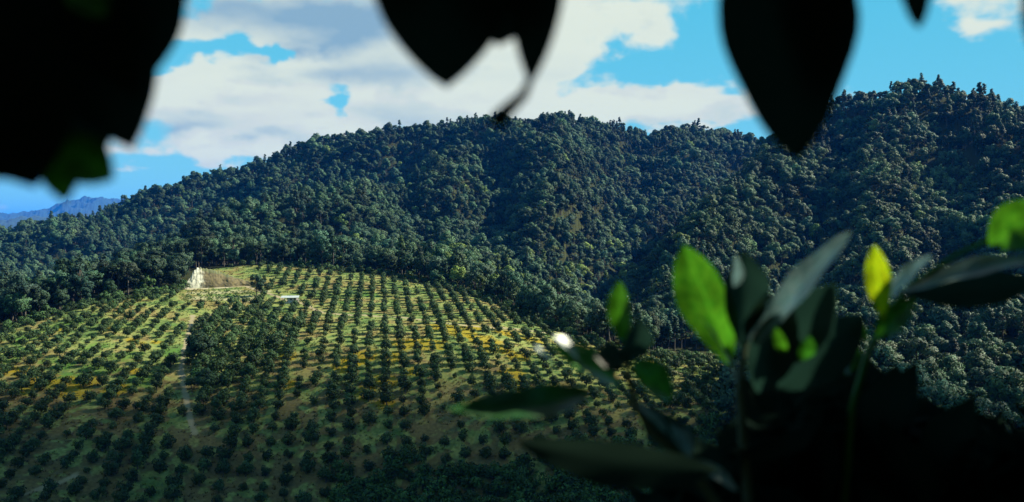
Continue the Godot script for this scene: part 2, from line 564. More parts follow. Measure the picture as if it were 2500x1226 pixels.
# ---------------------------------------------------------------- trees
# leaves of a crown: small folded faces spread over clumps; each leaf has its own tone
func crown_mesh(clumps: Array, leaf: float, per: int, tone: Color, seed_: int, spread := 0.55) -> ArrayMesh:
	var r := RandomNumberGenerator.new()
	r.seed = seed_
	var v := PackedVector3Array()
	var nor := PackedVector3Array()
	var col := PackedColorArray()
	var heart := Vector3.ZERO
	for c in clumps: heart += c[0] / clumps.size()
	heart.y -= 0.6 * leaf
	for c in clumps:
		var o: Vector3 = c[0]
		var rad: float = c[1]
		var flat: float = c[2]
		var ct := tone * r.randf_range(0.8, 1.22)
		var n := int(per * rad * rad)
		for i in n:
			var d := Vector3(r.randfn(), r.randfn() + 0.25, r.randfn()).normalized()
			var p := o + Vector3(d.x, d.y * flat, d.z) * rad * r.randf_range(0.72, 1.08)
			var nn := (d + Vector3(r.randfn(), r.randfn() + 0.4, r.randfn()) * spread).normalized()
			var a := nn.cross(Vector3(r.randfn(), r.randfn(), r.randfn())).normalized()
			var b := nn.cross(a)
			var s := leaf * r.randf_range(0.6, 1.35)
			var tc := ct * r.randf_range(0.7, 1.35)
			tc.a = 1.0
			var dip := nn * s * 0.22
			v.append_array([p - a * s, p + b * s * 0.62 - dip, p + a * s, p + a * s, p - b * s * 0.62 - dip, p - a * s])
			var sn := (nn * 0.45 + d * 0.8 + (p - heart).normalized() * 0.7).normalized()
			for k in 6:
				col.append(tc)
				nor.append(sn)
	var arr := []
	arr.resize(Mesh.ARRAY_MAX)
	arr[Mesh.ARRAY_VERTEX] = v
	arr[Mesh.ARRAY_COLOR] = col
	arr[Mesh.ARRAY_NORMAL] = nor
	var m := ArrayMesh.new()
	m.add_surface_from_arrays(Mesh.PRIMITIVE_TRIANGLES, arr)
	m.surface_set_material(0, M.foliage)
	return m


func tube(st: SurfaceTool, pts: Array, radii: Array, sides := 6) -> void:
	var rings := []
	for i in pts.size():
		var p: Vector3 = pts[i]
		var t: Vector3 = (pts[mini(i + 1, pts.size() - 1)] - pts[maxi(i - 1, 0)]).normalized()
		var a := t.cross(Vector3(0.31, 0.2, 0.93)).normalized()
		var b := t.cross(a)
		var ring := []
		for k in sides:
			var w := TAU * k / sides
			ring.append(p + (a * cos(w) + b * sin(w)) * radii[i])
		rings.append(ring)
	for i in rings.size() - 1:
		for k in sides:
			var k2 := (k + 1) % sides
			for q in [rings[i][k], rings[i][k2], rings[i + 1][k], rings[i][k2], rings[i + 1][k2], rings[i + 1][k]]: st.add_vertex(q)


func trunk_mesh(h: float, r: float, limbs: Array, seed_: int) -> ArrayMesh:
	var g := RandomNumberGenerator.new()
	g.seed = seed_
	var st := SurfaceTool.new()
	st.begin(Mesh.PRIMITIVE_TRIANGLES)
	st.set_smooth_group(0)
	var top := Vector3(g.randfn() * 0.04 * h, h, g.randfn() * 0.04 * h)
	var mid := top * 0.5 + Vector3(g.randfn(), 0, g.randfn()) * r * 0.8
	tube(st, [Vector3(0, -0.8, 0), Vector3(0, 0.05 * h, 0), mid, top], [r * 1.5, r * 1.15, r * 0.85, r * 0.4])
	for l in limbs:
		var from := mid.lerp(top, g.randf_range(-0.2, 0.7))
		var to: Vector3 = l
		tube(st, [from, from.lerp(to, 0.5) + Vector3(0, 0.05 * h, 0), to], [r * 0.5, r * 0.35, r * 0.14], 5)
	st.index()
	st.generate_normals()
	var m := st.commit()
	m.surface_set_material(0, M.bark)
	return m


# kinds of crown; every one is given with its foot at 0
func clump_set(kind: String, seed_: int) -> Array:
	var r := RandomNumberGenerator.new()
	r.seed = seed_
	var out := []
	match kind:
		"avocado":
			for i in 15:
				var d := Vector3(r.randfn(), r.randfn() * 0.75, r.randfn()).normalized()
				out.append([Vector3(0, 1.9, 0) + Vector3(d.x * 1.4, d.y * 1.3, d.z * 1.4) * r.randf_range(0.55, 1.05), r.randf_range(0.62, 1.0), 0.85])
		"round":
			for i in 26:
				var d := Vector3(r.randfn(), r.randfn() * 0.8 + 0.25, r.randfn()).normalized()
				out.append([Vector3(0, 8.5, 0) + Vector3(d.x * 3.6, d.y * 4.4, d.z * 3.6) * r.randf_range(0.6, 1.05), r.randf_range(1.3, 2.3), 0.75])
		"tall":
			for i in 26:
				var t := r.randf()
				var a := r.randf() * TAU
				var w := 3.0 * sin(PI * clampf(0.18 + 0.78 * t, 0, 1))
				out.append([Vector3(cos(a) * w, 4.0 + 10.0 * t, sin(a) * w) + Vector3(r.randfn(), r.randfn(), r.randfn()) * 0.4, r.randf_range(1.1, 1.8), 0.8])
		"pine":
			for i in 30:
				var t := pow(r.randf(), 0.8)
				var a := r.randf() * TAU
				var w := (3.3 * (1.0 - t) + 0.5) * r.randf_range(0.4, 1.0)
				out.append([Vector3(cos(a) * w, 4.5 + 11.5 * t, sin(a) * w), r.randf_range(0.8, 1.5) * (1.15 - 0.5 * t), 0.55])
		"umbrella":
			for i in 18:
				var a := r.randf() * TAU
				var w := 4.4 * sqrt(r.randf())
				out.append([Vector3(cos(a) * w, 11.5 - w * w * 0.09 + r.randfn() * 0.7, sin(a) * w), r.randf_range(1.0, 1.8), 0.6])
			for i in 5: out.append([Vector3(r.randfn() * 2.2, 7.0 + r.randfn(), r.randfn() * 2.2), r.randf_range(0.9, 1.4), 0.7])
		"feathery":
			for i in 34:
				var t := r.randf()
				var a := r.randf() * TAU
				var w := 3.2 * sin(PI * (0.15 + 0.75 * t)) * r.randf_range(0.5, 1.1)
				out.append([Vector3(cos(a) * w, 2.5 + 8.0 * t, sin(a) * w), r.randf_range(0.6, 1.15), 1.0])
		"bush":
			for i in 9:
				out.append([Vector3(r.randfn() * 0.8, 0.7 + absf(r.randfn()) * 0.5, r.randfn() * 0.8), r.randf_range(0.5, 0.85), 0.8])
	return out


var kinds := {}


func make_kinds() -> void:
	var spec := {
		"avocado": [8, 0.24, 62, Color(0.027, 0.052, 0.021), 1.3, 0.13], "round": [5, 0.42, 34, Color(0.041, 0.083, 0.049), 7.0, 0.3], "tall": [4, 0.40, 36, Color(0.038, 0.083, 0.052), 9.0, 0.26],
		"pine": [3, 0.36, 44, Color(0.027, 0.061, 0.043), 14.0, 0.28], "umbrella": [4, 0.40, 40, Color(0.038, 0.078, 0.049), 10.5, 0.3], "feathery": [4, 0.34, 46, Color(0.063, 0.115, 0.063), 6.0, 0.2], "bush": [4, 0.2, 80, Color(0.037, 0.074, 0.030), 0.6, 0.06],
	}
	for k in spec:
		var s: Array = spec[k]
		kinds[k] = []
		for i in s[0]:
			var cl := clump_set(k, hash(k) % 1000 + i * 17)
			var limbs := []
			for j in 5: limbs.append(cl[(j * 3) % cl.size()][0])
			kinds[k].append([crown_mesh(cl, s[1], s[2], s[3], 100 + i), trunk_mesh(s[4], s[5], limbs, 50 + i)])


func both(pair: Array) -> ArrayMesh:
	var m := ArrayMesh.new()
	for i in 2: m.add_surface_from_arrays(Mesh.PRIMITIVE_TRIANGLES, pair[i].surface_get_arrays(0))
	m.surface_set_material(0, M.foliage)
	m.surface_set_material(1, M.bark)
	return m


func swarm(called: String, mesh: Mesh, places: Array, tints: Array, parent: Node) -> MultiMeshInstance3D:
	var mm := MultiMesh.new()
	mm.transform_format = MultiMesh.TRANSFORM_3D
	mm.use_colors = true
	mm.mesh = mesh
	mm.instance_count = places.size()
	for i in places.size():
		mm.set_instance_transform(i, places[i])
		mm.set_instance_color(i, tints[i])
	var o := MultiMeshInstance3D.new()
	o.multimesh = mm
	o.name = called
	o.set_meta("kind", "stuff")
	parent.add_child(o, true)
	return o


func pose(p: Vector3, s: Vector3) -> Transform3D:
	return Transform3D(Basis(Vector3.UP, rng.randf() * TAU).scaled(s), p)


const ORD := ["first", "second", "third", "fourth", "fifth", "sixth", "seventh", "eighth", "ninth", "tenth", "eleventh", "twelfth", "thirteenth", "fourteenth", "fifteenth", "sixteenth", "seventeenth", "eighteenth", "nineteenth"]
const TENS := ["", "", "twenty", "thirty", "forty", "fifty", "sixty", "seventy", "eighty", "ninety"]
const TENTHS := ["", "", "twentieth", "thirtieth", "fortieth", "fiftieth", "sixtieth", "seventieth", "eightieth", "ninetieth"]


func ordinal(n: int) -> String:
	if n < 20: return ORD[n - 1]
	var t := ""
	if n >= 100:
		t = "hundred and "
		n -= 100
		if n == 0: return "hundredth"
		if n < 20: return t + ORD[n - 1]
	return t + (TENTHS[n / 10] if n % 10 == 0 else TENS[n / 10] + "-" + ORD[n % 10 - 1])


func build_orchard() -> void:
	var dir := Vector2(sin(ROW_AZ), -cos(ROW_AZ))
	var side := Vector2(-dir.y, dir.x)
	var track := ground_hit(452, 940)
	var c0 := Vector2(track.x, track.z)
	var trees := []
	var gap := FastNoiseLite.new()
	gap.seed = 77
	gap.frequency = 0.02
	var dense := []
	for q in [[480, 790], [640, 745], [730, 800], [740, 900], [650, 1010], [520, 1030], [470, 950], [470, 880]]:
		var h := ground_hit(q[0], q[1])
		dense.append(Vector2(h.x, h.z))
	var dense_poly := PackedVector2Array(dense)
	for r in range(-45, 46):
		var s := -120.0 + rng.randf() * 7.0
		while s < 330.0:
			var p := c0 + side * (r * 6.1 + 3.0) + dir * s + Vector2(rng.randfn(), rng.randfn()) * 0.24
			var thick := Geometry2D.is_point_in_polygon(p, dense_poly)
			var near_part := p.y > -300.0
			s += (4.9 if thick else (5.4 if near_part else 6.3)) + rng.randf_range(-0.7, 0.7)
			if not in_orchard(p.x, p.y): continue
			var px := to_px(on_ground(p.x, p.y))
			if px.x < -260.0 or px.x > 1800.0 or px.y > 1330.0: continue
			if rng.randf() < (0.03 if thick else 0.11): continue
			if px.y < 742.0 and px.x > 430.0 and px.x < 628.0 and px.y > 640.0 and (px.y > 655.0 + 0.0 * px.x): continue
			if Vector2(px.x - 708.0, px.y - 730.0).length() < 22.0: continue
			var clear := true
			for t in path_points:
				if t.distance_squared_to(p) < 4.5: clear = false
			if not clear: continue
			var size := rng.randf_range(0.68, 1.26) * (1.0 + 0.25 * gap.get_noise_2d(p.x, p.y))
			if thick: size *= 1.34
			if px.y < 700.0: size *= 0.92
			if near_part: size *= 1.14
			if rng.randf() < 0.09: size *= 0.62
			trees.append({"p": on_ground(p.x, p.y), "s": size, "row": r, "px": px})
	# count along each row, from the near end up
	var per_row := {}
	for t in trees:
		if t.px.x > 0.0 and t.px.x < 2500.0 and t.px.y < 1226.0:
			if not per_row.has(t.row): per_row[t.row] = []
			per_row[t.row].append(t)
	for r in per_row:
		per_row[r].sort_custom(func(a, b): return a.px.y > b.px.y)
		for i in per_row[r].size(): per_row[r][i].place = i + 1
	var order := trees.filter(func(t): return t.has("place") and not hidden_by_land(t.p + Vector3(0, 3, 0)) and not (t.px.x > 1500.0 and t.px.y > 950.0))
	order.sort_custom(func(a, b): return a.s / a.px.z > b.s / b.px.z)
	var single := {}
	var mats := {}
	var protos := []
	for k in kinds.avocado.size():
		var shade: float = 0.8 + 0.06 * k
		mats[k] = tinted(shade * 0.95, shade, shade * 0.95)
	for i in mini(300, order.size()):
		var t: Dictionary = order[i]
		single[t] = true
		var k: int = rng.randi() % kinds.avocado.size()
		var o: Node3D
		if protos.size() <= k or protos[k] == null:
			o = base("avocado_tree", t.p)
			put("trunk", kinds.avocado[k][1], M.bark, o)
			put("crown", kinds.avocado[k][0], mats[k], o)
			while protos.size() <= k: protos.append(null)
			protos[k] = o
		else:
			o = protos[k].duplicate()
			o.name = numbered("avocado_tree")
			add_child(o)
			o.position = t.p
		o.rotation.y = rng.randf() * TAU
		o.scale = Vector3(t.s, t.s * rng.randf_range(0.9, 1.12), t.s)
		var row: int = t.row
		var where: String = ("%s row right of dirt track" % ordinal(row + 1)) if row >= 0 else ("%s row left of dirt track" % ordinal(-row))
		var size := "small " if t.s < 0.72 else ("large " if t.s > 1.25 else "")
		tag(o, "%srounded avocado tree, %s from near end of %s" % [size, ordinal(t.place), where], "tree", "avocado trees planted in rows")
	var rest := base("orchard_trees", Vector3.ZERO)
	tag(rest, "further rows of small round avocado trees up to the crest of the knoll", "orchard", "", "stuff")
	for k in kinds.avocado.size():
		var places := []
		var tints := []
		for i in trees.size():
			if i % kinds.avocado.size() != k or single.has(trees[i]): continue
			var s: float = trees[i].s
			places.append(pose(trees[i].p, Vector3(s, s * rng.randf_range(0.9, 1.12), s)))
			var q := rng.randf_range(0.65, 1.45)
			tints.append(Color(q * rng.randf_range(0.85, 1.15), q, q * rng.randf_range(0.8, 1.05)))
		swarm("avocado_trees", both(kinds.avocado[k]), places, tints, rest)
	print("orchard ", trees.size(), " in view ", order.size())


var tint_cache := {}


func tinted(r: float, g: float, b: float) -> StandardMaterial3D:
	var key := "%.2f %.2f %.2f" % [r, g, b]
	if not tint_cache.has(key):
		var m: StandardMaterial3D = M.foliage.duplicate()
		m.albedo_color = lin(r, g, b) if maxf(r, maxf(g, b)) <= 1.0 else Color(r, g, b).linear_to_srgb()
		tint_cache[key] = m
	return tint_cache[key]


func build_forest() -> void:
	var mix := FastNoiseLite.new()
	mix.seed = 21
	mix.frequency = 0.008
	mix.fractal_octaves = 3
	var all := []
	var z := -236.0
	while z > -1560.0:
		var cell := 8.2 if z > -900.0 else 8.8
		var reach := -z * 0.72 + 60.0
		var x := -reach
		while x < reach:
			var p := Vector2(x + rng.randf_range(-0.5, 0.5) * cell, z + rng.randf_range(-0.5, 0.5) * cell)
			x += cell
			if in_orchard(p.x, p.y): continue
			var px := to_px(on_ground(p.x, p.y))
			if px.y > 1190.0 or (px.x < 1780.0 and px.y > 862.0): continue
			if px.x > 1560.0 and px.x < 1770.0 and px.y > 858.0 and px.y < 985.0: continue
			var m := mix.get_noise_2d(p.x, p.y)
			var kind := "round"
			var pick := rng.randf() + m * 0.9
			if pick < 0.10: kind = "pine"
			elif pick < 0.32: kind = "tall"
			elif pick < 0.72: kind = "round"
			elif pick < 0.95: kind = "umbrella"
			else: kind = "feathery"
			# the pale stand on the face of the further hill
			if Vector2((px.x - 2220.0) / 190.0, (px.y - 450.0) / 80.0).length() + 0.3 * m < 0.8 and rng.randf() < 0.8: kind = "feathery"
			if px.y < 330.0 and rng.randf() < 0.35: kind = "pine" if rng.randf() < 0.6 else "umbrella"
			var near := Vector2(p.x, p.y)
			var s := rng.randf_range(0.62, 1.42)
			if rng.randf() < 0.07: s *= 1.25
			if kind == "feathery": s *= 1.15
			all.append({"p": on_ground(p.x, p.y), "k": kind, "s": s, "px": px, "m": m})
		z -= cell
	var order := all.filter(func(t): return t.px.x > 10.0 and t.px.x < 2490.0 and t.px.z < 620.0 and t.px.y - 30.0 < 960.0)
	order.sort_custom(func(a, b): return a.px.z < b.px.z)
	var seen := []
	for t in order:
		if not hidden_by_land(t.p + Vector3(0, 8.0 * t.s, 0)): seen.append(t)
		if seen.size() == 300: break
	seen.sort_custom(func(a, b): return a.px.x < b.px.x)
	var single := {}
	var words := {"round": "round-crowned broadleaf tree", "tall": "tall narrow dark green tree", "pine": "dark pointed pine tree", "umbrella": "spreading flat-topped tree", "feathery": "pale feathery light green tree"}
	var count := {}
	for t in seen:
		single[t] = true
		var set_: Array = kinds[t.k]
		var pair: Array = set_[rng.randi() % set_.size()]
		var o := base({"round": "broadleaf_tree", "tall": "tall_tree", "pine": "pine_tree", "umbrella": "spreading_tree", "feathery": "feathery_tree"}[t.k], t.p)
		put("trunk", pair[1], M.bark, o)
		var c := tint_of(t)
		put("crown", pair[0], tinted(snappedf(minf(c.r, 1.0), 0.1), snappedf(minf(c.g, 1.0), 0.1), snappedf(minf(c.b, 1.0), 0.1)), o)
		o.rotation.y = rng.randf() * TAU
		o.scale = Vector3(t.s, t.s * rng.randf_range(0.88, 1.15), t.s)
		count[t.k] = count.get(t.k, 0) + 1
		tag(o, "%s, %s such from the left along the near forest edge" % [words[t.k], ordinal(count[t.k])], "tree", "trees of the near forest edge")
	var rest := base("forest", Vector3.ZERO)
	tag(rest, "dense mixed forest covering the hills behind the orchard", "forest", "", "stuff")
	for k in words:
		for i in kinds[k].size():
			var places := []
			var tints := []
			for j in all.size():
				var t: Dictionary = all[j]
				if t.k != k or j % kinds[k].size() != i or single.has(t): continue
				places.append(pose(t.p, Vector3(t.s, t.s * rng.randf_range(0.88, 1.15), t.s)))
				tints.append(tint_of(t))
			if places: swarm({"round": "broadleaf_trees", "tall": "tall_trees", "pine": "pine_trees", "umbrella": "spreading_trees", "feathery": "feathery_trees"}[k], both(kinds[k][i]), places, tints, rest)
	print("forest ", all.size(), " single ", seen.size())


func tint_of(t: Dictionary) -> Color:
	var stand := n_mid.get_noise_2d(t.p.x * 0.9 + 400.0, t.p.z * 0.9)   # stands of darker and of paler kinds
	var q := rng.randf_range(0.66, 1.3) * (0.92 + 0.75 * stand)
	if t.px.x < 520.0 and t.px.z < 700.0: q *= 0.62   # shade over the trees beside the earth bank, put into their tint
	var c := Color(q * rng.randf_range(0.85, 1.15), q, q * rng.randf_range(0.8, 1.1))
	# a few crowns in yellow-green new leaf on the valley floor
	var floor_ := Vector2((t.px.x - 1400.0) / 330.0, (t.px.y - 700.0) / 120.0).length()
	if floor_ < 1.0 and rng.randf() < 0.16: c = Color(q * 2.6, q * 1.9, q * 0.8)
	elif rng.randf() < 0.012: c = Color(q * 2.2, q * 1.8, q * 0.8)
	return c


func mount(kind: String, i: int, called: String, p: Vector3, scale_: Vector3, tint: Color, label: String, group := "") -> Node3D:
	var o := base(called, p)
	put("trunk", kinds[kind][i][1], M.bark, o)
	put("crown", kinds[kind][i][0], tinted(tint.r, tint.g, tint.b), o)
	o.scale = scale_
	o.rotation.y = rng.randf() * TAU
	tag(o, label, "tree", group)
	return o


func build_lone_trees() -> void:
	mount("round", 0, "shade_tree", ground_hit(488, 895), Vector3(1.05, 0.98, 1.05), Color(0.5, 0.54, 0.5), "big dark round tree standing over the dirt track in the orchard")
	mount("feathery", 1, "shade_tree", ground_hit(478, 935), Vector3(0.72, 0.5, 0.72), Color(0.75, 1.0, 0.55), "light green bushy tree beside the dirt track below the big dark tree")
	mount("round", 2, "shade_tree", ground_hit(500, 960), Vector3(0.72, 0.62, 0.72), Color(0.6, 0.68, 0.55), "dark round tree beside the dirt track, lowest of the three big ones")
	mount("tall", 0, "shade_tree", ground_hit(626, 724), Vector3(0.95, 0.82, 0.95), Color(0.5, 0.55, 0.5), "single dark upright tree on the bench between earth bank and shed")
	mount("feathery", 2, "feathery_tree", ground_hit(972, 668), Vector3(1.0, 1.0, 1.0), Color(0.9, 0.95, 0.5), "pale yellow-green tree just behind the top of the orchard")


# bushes, seedlings, grass: nobody could count them
func build_cover() -> void:
	var places := [[], [], [], []]
	var tints := [[], [], [], []]
	var add := func(p: Vector3, s: float, c: Color) -> void:
		var k := rng.randi() % 4
		places[k].append(pose(p, Vector3(s, s * rng.randf_range(0.7, 1.3), s)))
		tints[k].append(c)
	for i in range(2, orchard_poly.size() - 3):
		var a := orchard_poly[i]
		var b := orchard_poly[i + 1]
		if i > 7 and i < 13: continue
		var n := int(a.distance_to(b) / 1.6)
		for k in n:
			var p := a.lerp(b, float(k) / n) + Vector2(rng.randfn() * 2.2, rng.randfn() * 2.2 - 1.5)
			var q := rng.randf_range(0.7, 1.3)
			add.call(on_ground(p.x, p.y), rng.randf_range(0.6, 2.0), Color(q, q * 1.05, q * 0.9))
	# scrub below the last rows and on the rough ground east of the orchard
	for i in 5200:
		var p := Vector2(rng.randf_range(-60.0, 190.0), rng.randf_range(-350.0, -195.0))
		var g := on_ground(p.x, p.y)
		var px := to_px(g)
		var rough := px.x > 1560.0 and px.x < 1850.0 and px.y > 820.0 and px.y < 1000.0
		var low := px.y > 1130.0 + 60.0 * n_mid.get_noise_2d(p.x, p.y) - maxf(px.x - 1250.0, 0.0) * 0.1 and px.x > 820.0
		if not (rough and rng.randf() < 0.55) and not low: continue
		var q := rng.randf_range(0.6, 1.25)
		add.call(g, rng.randf_range(0.4, 1.0) if rough else rng.randf_range(0.7, 2.4), Color(q, q * 1.1, q * 0.8))
	var o := base("undergrowth", Vector3.ZERO)
	tag(o, "low green bushes along the forest edge and on rough ground below the rows", "bushes", "", "stuff")
	for k in 4: swarm("bushes", both(kinds.bush[k]), places[k], tints[k], o)
	# seedlings in the nursery bed under the earth bank
	places = []
	tints = []
	for i in 260:
		var g := ground_hit(rng.randf_range(448, 622), rng.randf_range(710, 738))
		places.append(pose(g, Vector3.ONE * rng.randf_range(0.2, 0.42)))
		var q := rng.randf_range(0.8, 1.7)
		tints.append(Color(q * 1.3, q * 1.2, q * 0.9))
	o = base("seedlings", Vector3.ZERO)
	tag(o, "bed of small pale seedlings on the bench below the earth bank", "seedlings", "", "stuff")
	swarm("seedlings", both(kinds.bush[0]), places, tints, o)
	# grass tufts
	var st := SurfaceTool.new()
	var meshes := []
	for k in 3:
		var v := PackedVector3Array()
		for i in 16:
			var a := rng.randf() * TAU
			var d := Vector3(cos(a), 0, sin(a))
			var f := d * rng.randf_range(0.0, 0.3)
			var w := Vector3(-d.z, 0, d.x) * 0.045
			var t := f + d * rng.randf_range(0.05, 0.25) + Vector3(0, rng.randf_range(0.18, 0.5), 0)
			v.append_array([f - w, f + w, t])
		var arr := []
		arr.resize(Mesh.ARRAY_MAX)
		arr[Mesh.ARRAY_VERTEX] = v
		var m := ArrayMesh.new()
		m.add_surface_from_arrays(Mesh.PRIMITIVE_TRIANGLES, arr)
		m.surface_set_material(0, M.foliage)
		meshes.append(m)
	places = [[], [], []]
	tints = [[], [], []]
	for i in 60000:
		var p := Vector2(rng.randf_range(-260.0, 190.0), rng.randf_range(-510.0, -200.0))
		if not in_orchard(p.x, p.y) or n_fine.get_noise_2d(p.x * 2.0, p.y * 2.0) < -0.12: continue
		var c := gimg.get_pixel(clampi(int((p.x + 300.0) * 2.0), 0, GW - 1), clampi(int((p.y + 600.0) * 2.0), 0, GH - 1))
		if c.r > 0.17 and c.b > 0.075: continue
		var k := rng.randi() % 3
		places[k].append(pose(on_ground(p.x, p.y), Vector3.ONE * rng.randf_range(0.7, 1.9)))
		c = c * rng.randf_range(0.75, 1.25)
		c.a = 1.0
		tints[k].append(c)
	o = base("grass", Vector3.ZERO)
	tag(o, "straw-coloured and green grass tufts with yellow weeds between the orchard rows", "grass", "", "stuff")
	for k in 3: swarm("grass_tufts", meshes[k], places[k], tints[k], o)


func grid_mesh(rows: Array, colors := [], uvs := false) -> ArrayMesh:
	var st := SurfaceTool.new()
	st.begin(Mesh.PRIMITIVE_TRIANGLES)
	for j in rows.size():
		for i in rows[j].size():
			if colors: st.set_color(colors[j][i])
			if uvs: st.set_uv(Vector2(float(i) / (rows[j].size() - 1), float(j) / (rows.size() - 1)))
			st.add_vertex(rows[j][i])
	var n: int = rows[0].size()
	for j in rows.size() - 1:
		for i in n - 1:
			var o := j * n + i
			for k in [o, o + n, o + 1, o + 1, o + n, o + n + 1]: st.add_index(k)
	st.generate_normals()
	return st.commit()


# the bank of bare earth cut into the slope above the bench
func build_bank() -> void:
	var foot := [[436, 705, 0.2], [450, 705, 1.6], [462, 704, 5.2], [472, 704, 9.2], [480, 704, 11.2], [492, 704, 11.6], [510, 703, 11.0], [530, 702, 9.6], [550, 701, 7.6], [575, 700, 5.4], [600, 698, 3.2], [625, 699, 1.2], [640, 705, 0.2]]
	var rows := []
	var cols := []
	var nv := 26
	var nu := 150
	var e := FastNoiseLite.new()
	e.seed = 31
	e.frequency = 0.16
	e.fractal_octaves = 5
	e.fractal_gain = 0.6
	for j in nv + 3:
		rows.append([])
		cols.append([])
	for i in nu + 1:
		var f := float(i) / nu * (foot.size() - 1.001)
		var k := int(f)
		var u := lerpf(foot[k][0], foot[k + 1][0], f - k)
		var v := lerpf(foot[k][1], foot[k + 1][1], f - k)
		var h := lerpf(foot[k][2], foot[k + 1][2], smoothstep(0.0, 1.0, f - k)) * (0.92 + 0.14 * e.get_noise_1d(u * 0.8))
		var g := ground_hit(u, v)
		var back := Vector3(g.x, 0, g.z).normalized()
		for j in nv + 3:
			var t := clampf(float(j - 1) / nv, -0.15, 1.0)
			var p := g + Vector3.UP * h * t + back * h * (0.25 * t + 0.45 * t * t)
			var rough := e.get_noise_3d(p.x * 1.0, p.y * 1.0, p.z * 1.0) + 0.35 * e.get_noise_3d(p.x * 4.0, p.y * 3.0, p.z * 4.0)
			p += back * rough * 0.55 * smoothstep(0.0, 0.2, t)
			if j == nv + 2: p = g + Vector3.UP * (h - 2.0) + back * (h * 0.7 + 9.0)
			rows[j].append(p)
			var stain := e.get_noise_3d(p.x * 0.8 + 90.0, p.y * 0.8, p.z)
			var pale := smoothstep(506.0, 492.0, u + 24.0 * stain + 6.0 * t)
			var c := Color(0.12, 0.10, 0.047).lerp(Color(0.42, 0.43, 0.34), pale)
			c = c * (0.9 + 0.7 * e.get_noise_3d(p.x * 3.0, p.y * 3.0 + 70.0, p.z))
			if t > 0.86 + 0.3 * stain and pale < 0.5: c = c.lerp(Color(0.09, 0.11, 0.045), 0.75)
			c.a = 1.0
			cols[j].append(c)
	var m := plain(1, 1, 1, 0.95)
	m.vertex_color_use_as_albedo = true
	tag(put("earth_bank", grid_mesh(rows, cols), m), "bare earth bank cut into the slope, white at one end and brown beyond", "bank", "", "structure")


func box(st: SurfaceTool, c: Vector3, s: Vector3, tilt := 0.0) -> void:
	var b := BoxMesh.new()
	b.size = s
	st.append_from(b, 0, Transform3D(Basis(Vector3.RIGHT, tilt), c))


func one_box(called: String, c: Vector3, s: Vector3, m: Material, parent: Node, tilt := 0.0) -> MeshInstance3D:
	var st := SurfaceTool.new()
	st.begin(Mesh.PRIMITIVE_TRIANGLES)
	box(st, c, s, tilt)
	return put(called, st.commit(), m, parent)


func build_shed() -> void:
	var g := ground_hit(708, 739)
	var o := base("shed", g)
	tag(o, "small white-walled shed with a pale flat metal roof among the avocado trees", "shed")
	o.rotation.y = 0.16
	var wall := plain(0.36, 0.36, 0.33)
	var tin := plain(0.34, 0.38, 0.38, 0.5)
	tin.metallic = 0.2
	var wood := plain(0.10, 0.07, 0.05)
	one_box("floor_slab", Vector3(0, 0.0, 0), Vector3(8.0, 0.6, 4.6), plain(0.4, 0.38, 0.32), o)
	one_box("wall", Vector3(1.2, 1.5, 1.2), Vector3(4.4, 2.4, 0.2), wall, o)
	one_box("wall", Vector3(1.2, 1.5, -2.0), Vector3(5.6, 2.4, 0.2), wall, o)
	one_box("wall", Vector3(3.3, 1.5, -0.4), Vector3(0.2, 2.4, 3.0), wall, o)
	one_box("wall", Vector3(-0.9, 1.5, -0.4), Vector3(0.2, 2.4, 3.0), wall, o)
	one_box("door", Vector3(2.4, 1.3, 1.33), Vector3(0.9, 2.0, 0.06), wood, o)
	one_box("window", Vector3(0.6, 1.7, 1.33), Vector3(0.9, 0.8, 0.06), plain(0.03, 0.04, 0.05, 0.2), o)
	for x in [-3.8, -2.4, 3.8]: one_box("post", Vector3(x, 1.5, 1.9), Vector3(0.14, 2.5, 0.14), wood, o)
	one_box("post", Vector3(-3.8, 1.5, -1.9), Vector3(0.14, 2.5, 0.14), wood, o)
	for k in 8: # roofing sheets with raised ribs
		var st := SurfaceTool.new()
		st.begin(Mesh.PRIMITIVE_TRIANGLES)
		var x := -3.85 + 1.1 * k
		box(st, Vector3(x, 2.95, 0), Vector3(1.08, 0.05, 5.2), 0.12)
		for r in 3: box(st, Vector3(x - 0.36 + 0.36 * r, 3.0, 0), Vector3(0.06, 0.06, 5.18), 0.12)
		put("roof_sheet", st.commit(), tin, o)


# ---------------------------------------------------------------- far hills
func build_far_hills() -> void:
	for far in [[11000.0, [[-900, 535], [-300, 530], [0, 525], [60, 522], [110, 512], [160, 495], [200, 487], [240, 484], [300, 487], [360, 487], [480, 500], [700, 505], [1000, 498], [1400, 510], [2000, 505], [2700, 515], [3300, 525]]], [6500.0, [[-900, 545], [-300, 540], [0, 541], [60, 537], [120, 535], [200, 524], [260, 522], [330, 528], [500, 535], [900, 540], [1500, 538], [2200, 535], [3000, 545]]]]:
		var d: float = far[0]
		var pts: Array = far[1]
		var rows := []
		for j in 26: rows.append([])
		for k in pts.size() - 1:
			for i in 24:
				var t := i / 24.0
				var u := lerpf(pts[k][0], pts[k + 1][0], t)
				var top := at(u, lerpf(pts[k][1], pts[k + 1][1], smoothstep(0.0, 1.0, t)), d)
				for j in 26:
					var f := (j - 17.0) * 0.018
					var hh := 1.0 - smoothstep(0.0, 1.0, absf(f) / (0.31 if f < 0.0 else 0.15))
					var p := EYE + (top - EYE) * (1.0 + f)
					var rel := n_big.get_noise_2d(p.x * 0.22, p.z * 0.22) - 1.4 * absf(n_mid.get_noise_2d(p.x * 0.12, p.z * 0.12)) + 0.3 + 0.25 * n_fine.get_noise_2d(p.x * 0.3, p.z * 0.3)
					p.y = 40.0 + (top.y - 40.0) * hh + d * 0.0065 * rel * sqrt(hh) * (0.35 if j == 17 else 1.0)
					rows[j].append(p)
		rows.reverse()
		tag(put("far_hills", grid_mesh(rows), M.far_wood), "wooded hills far beyond the valley, blue with distance", "hills", "", "structure")


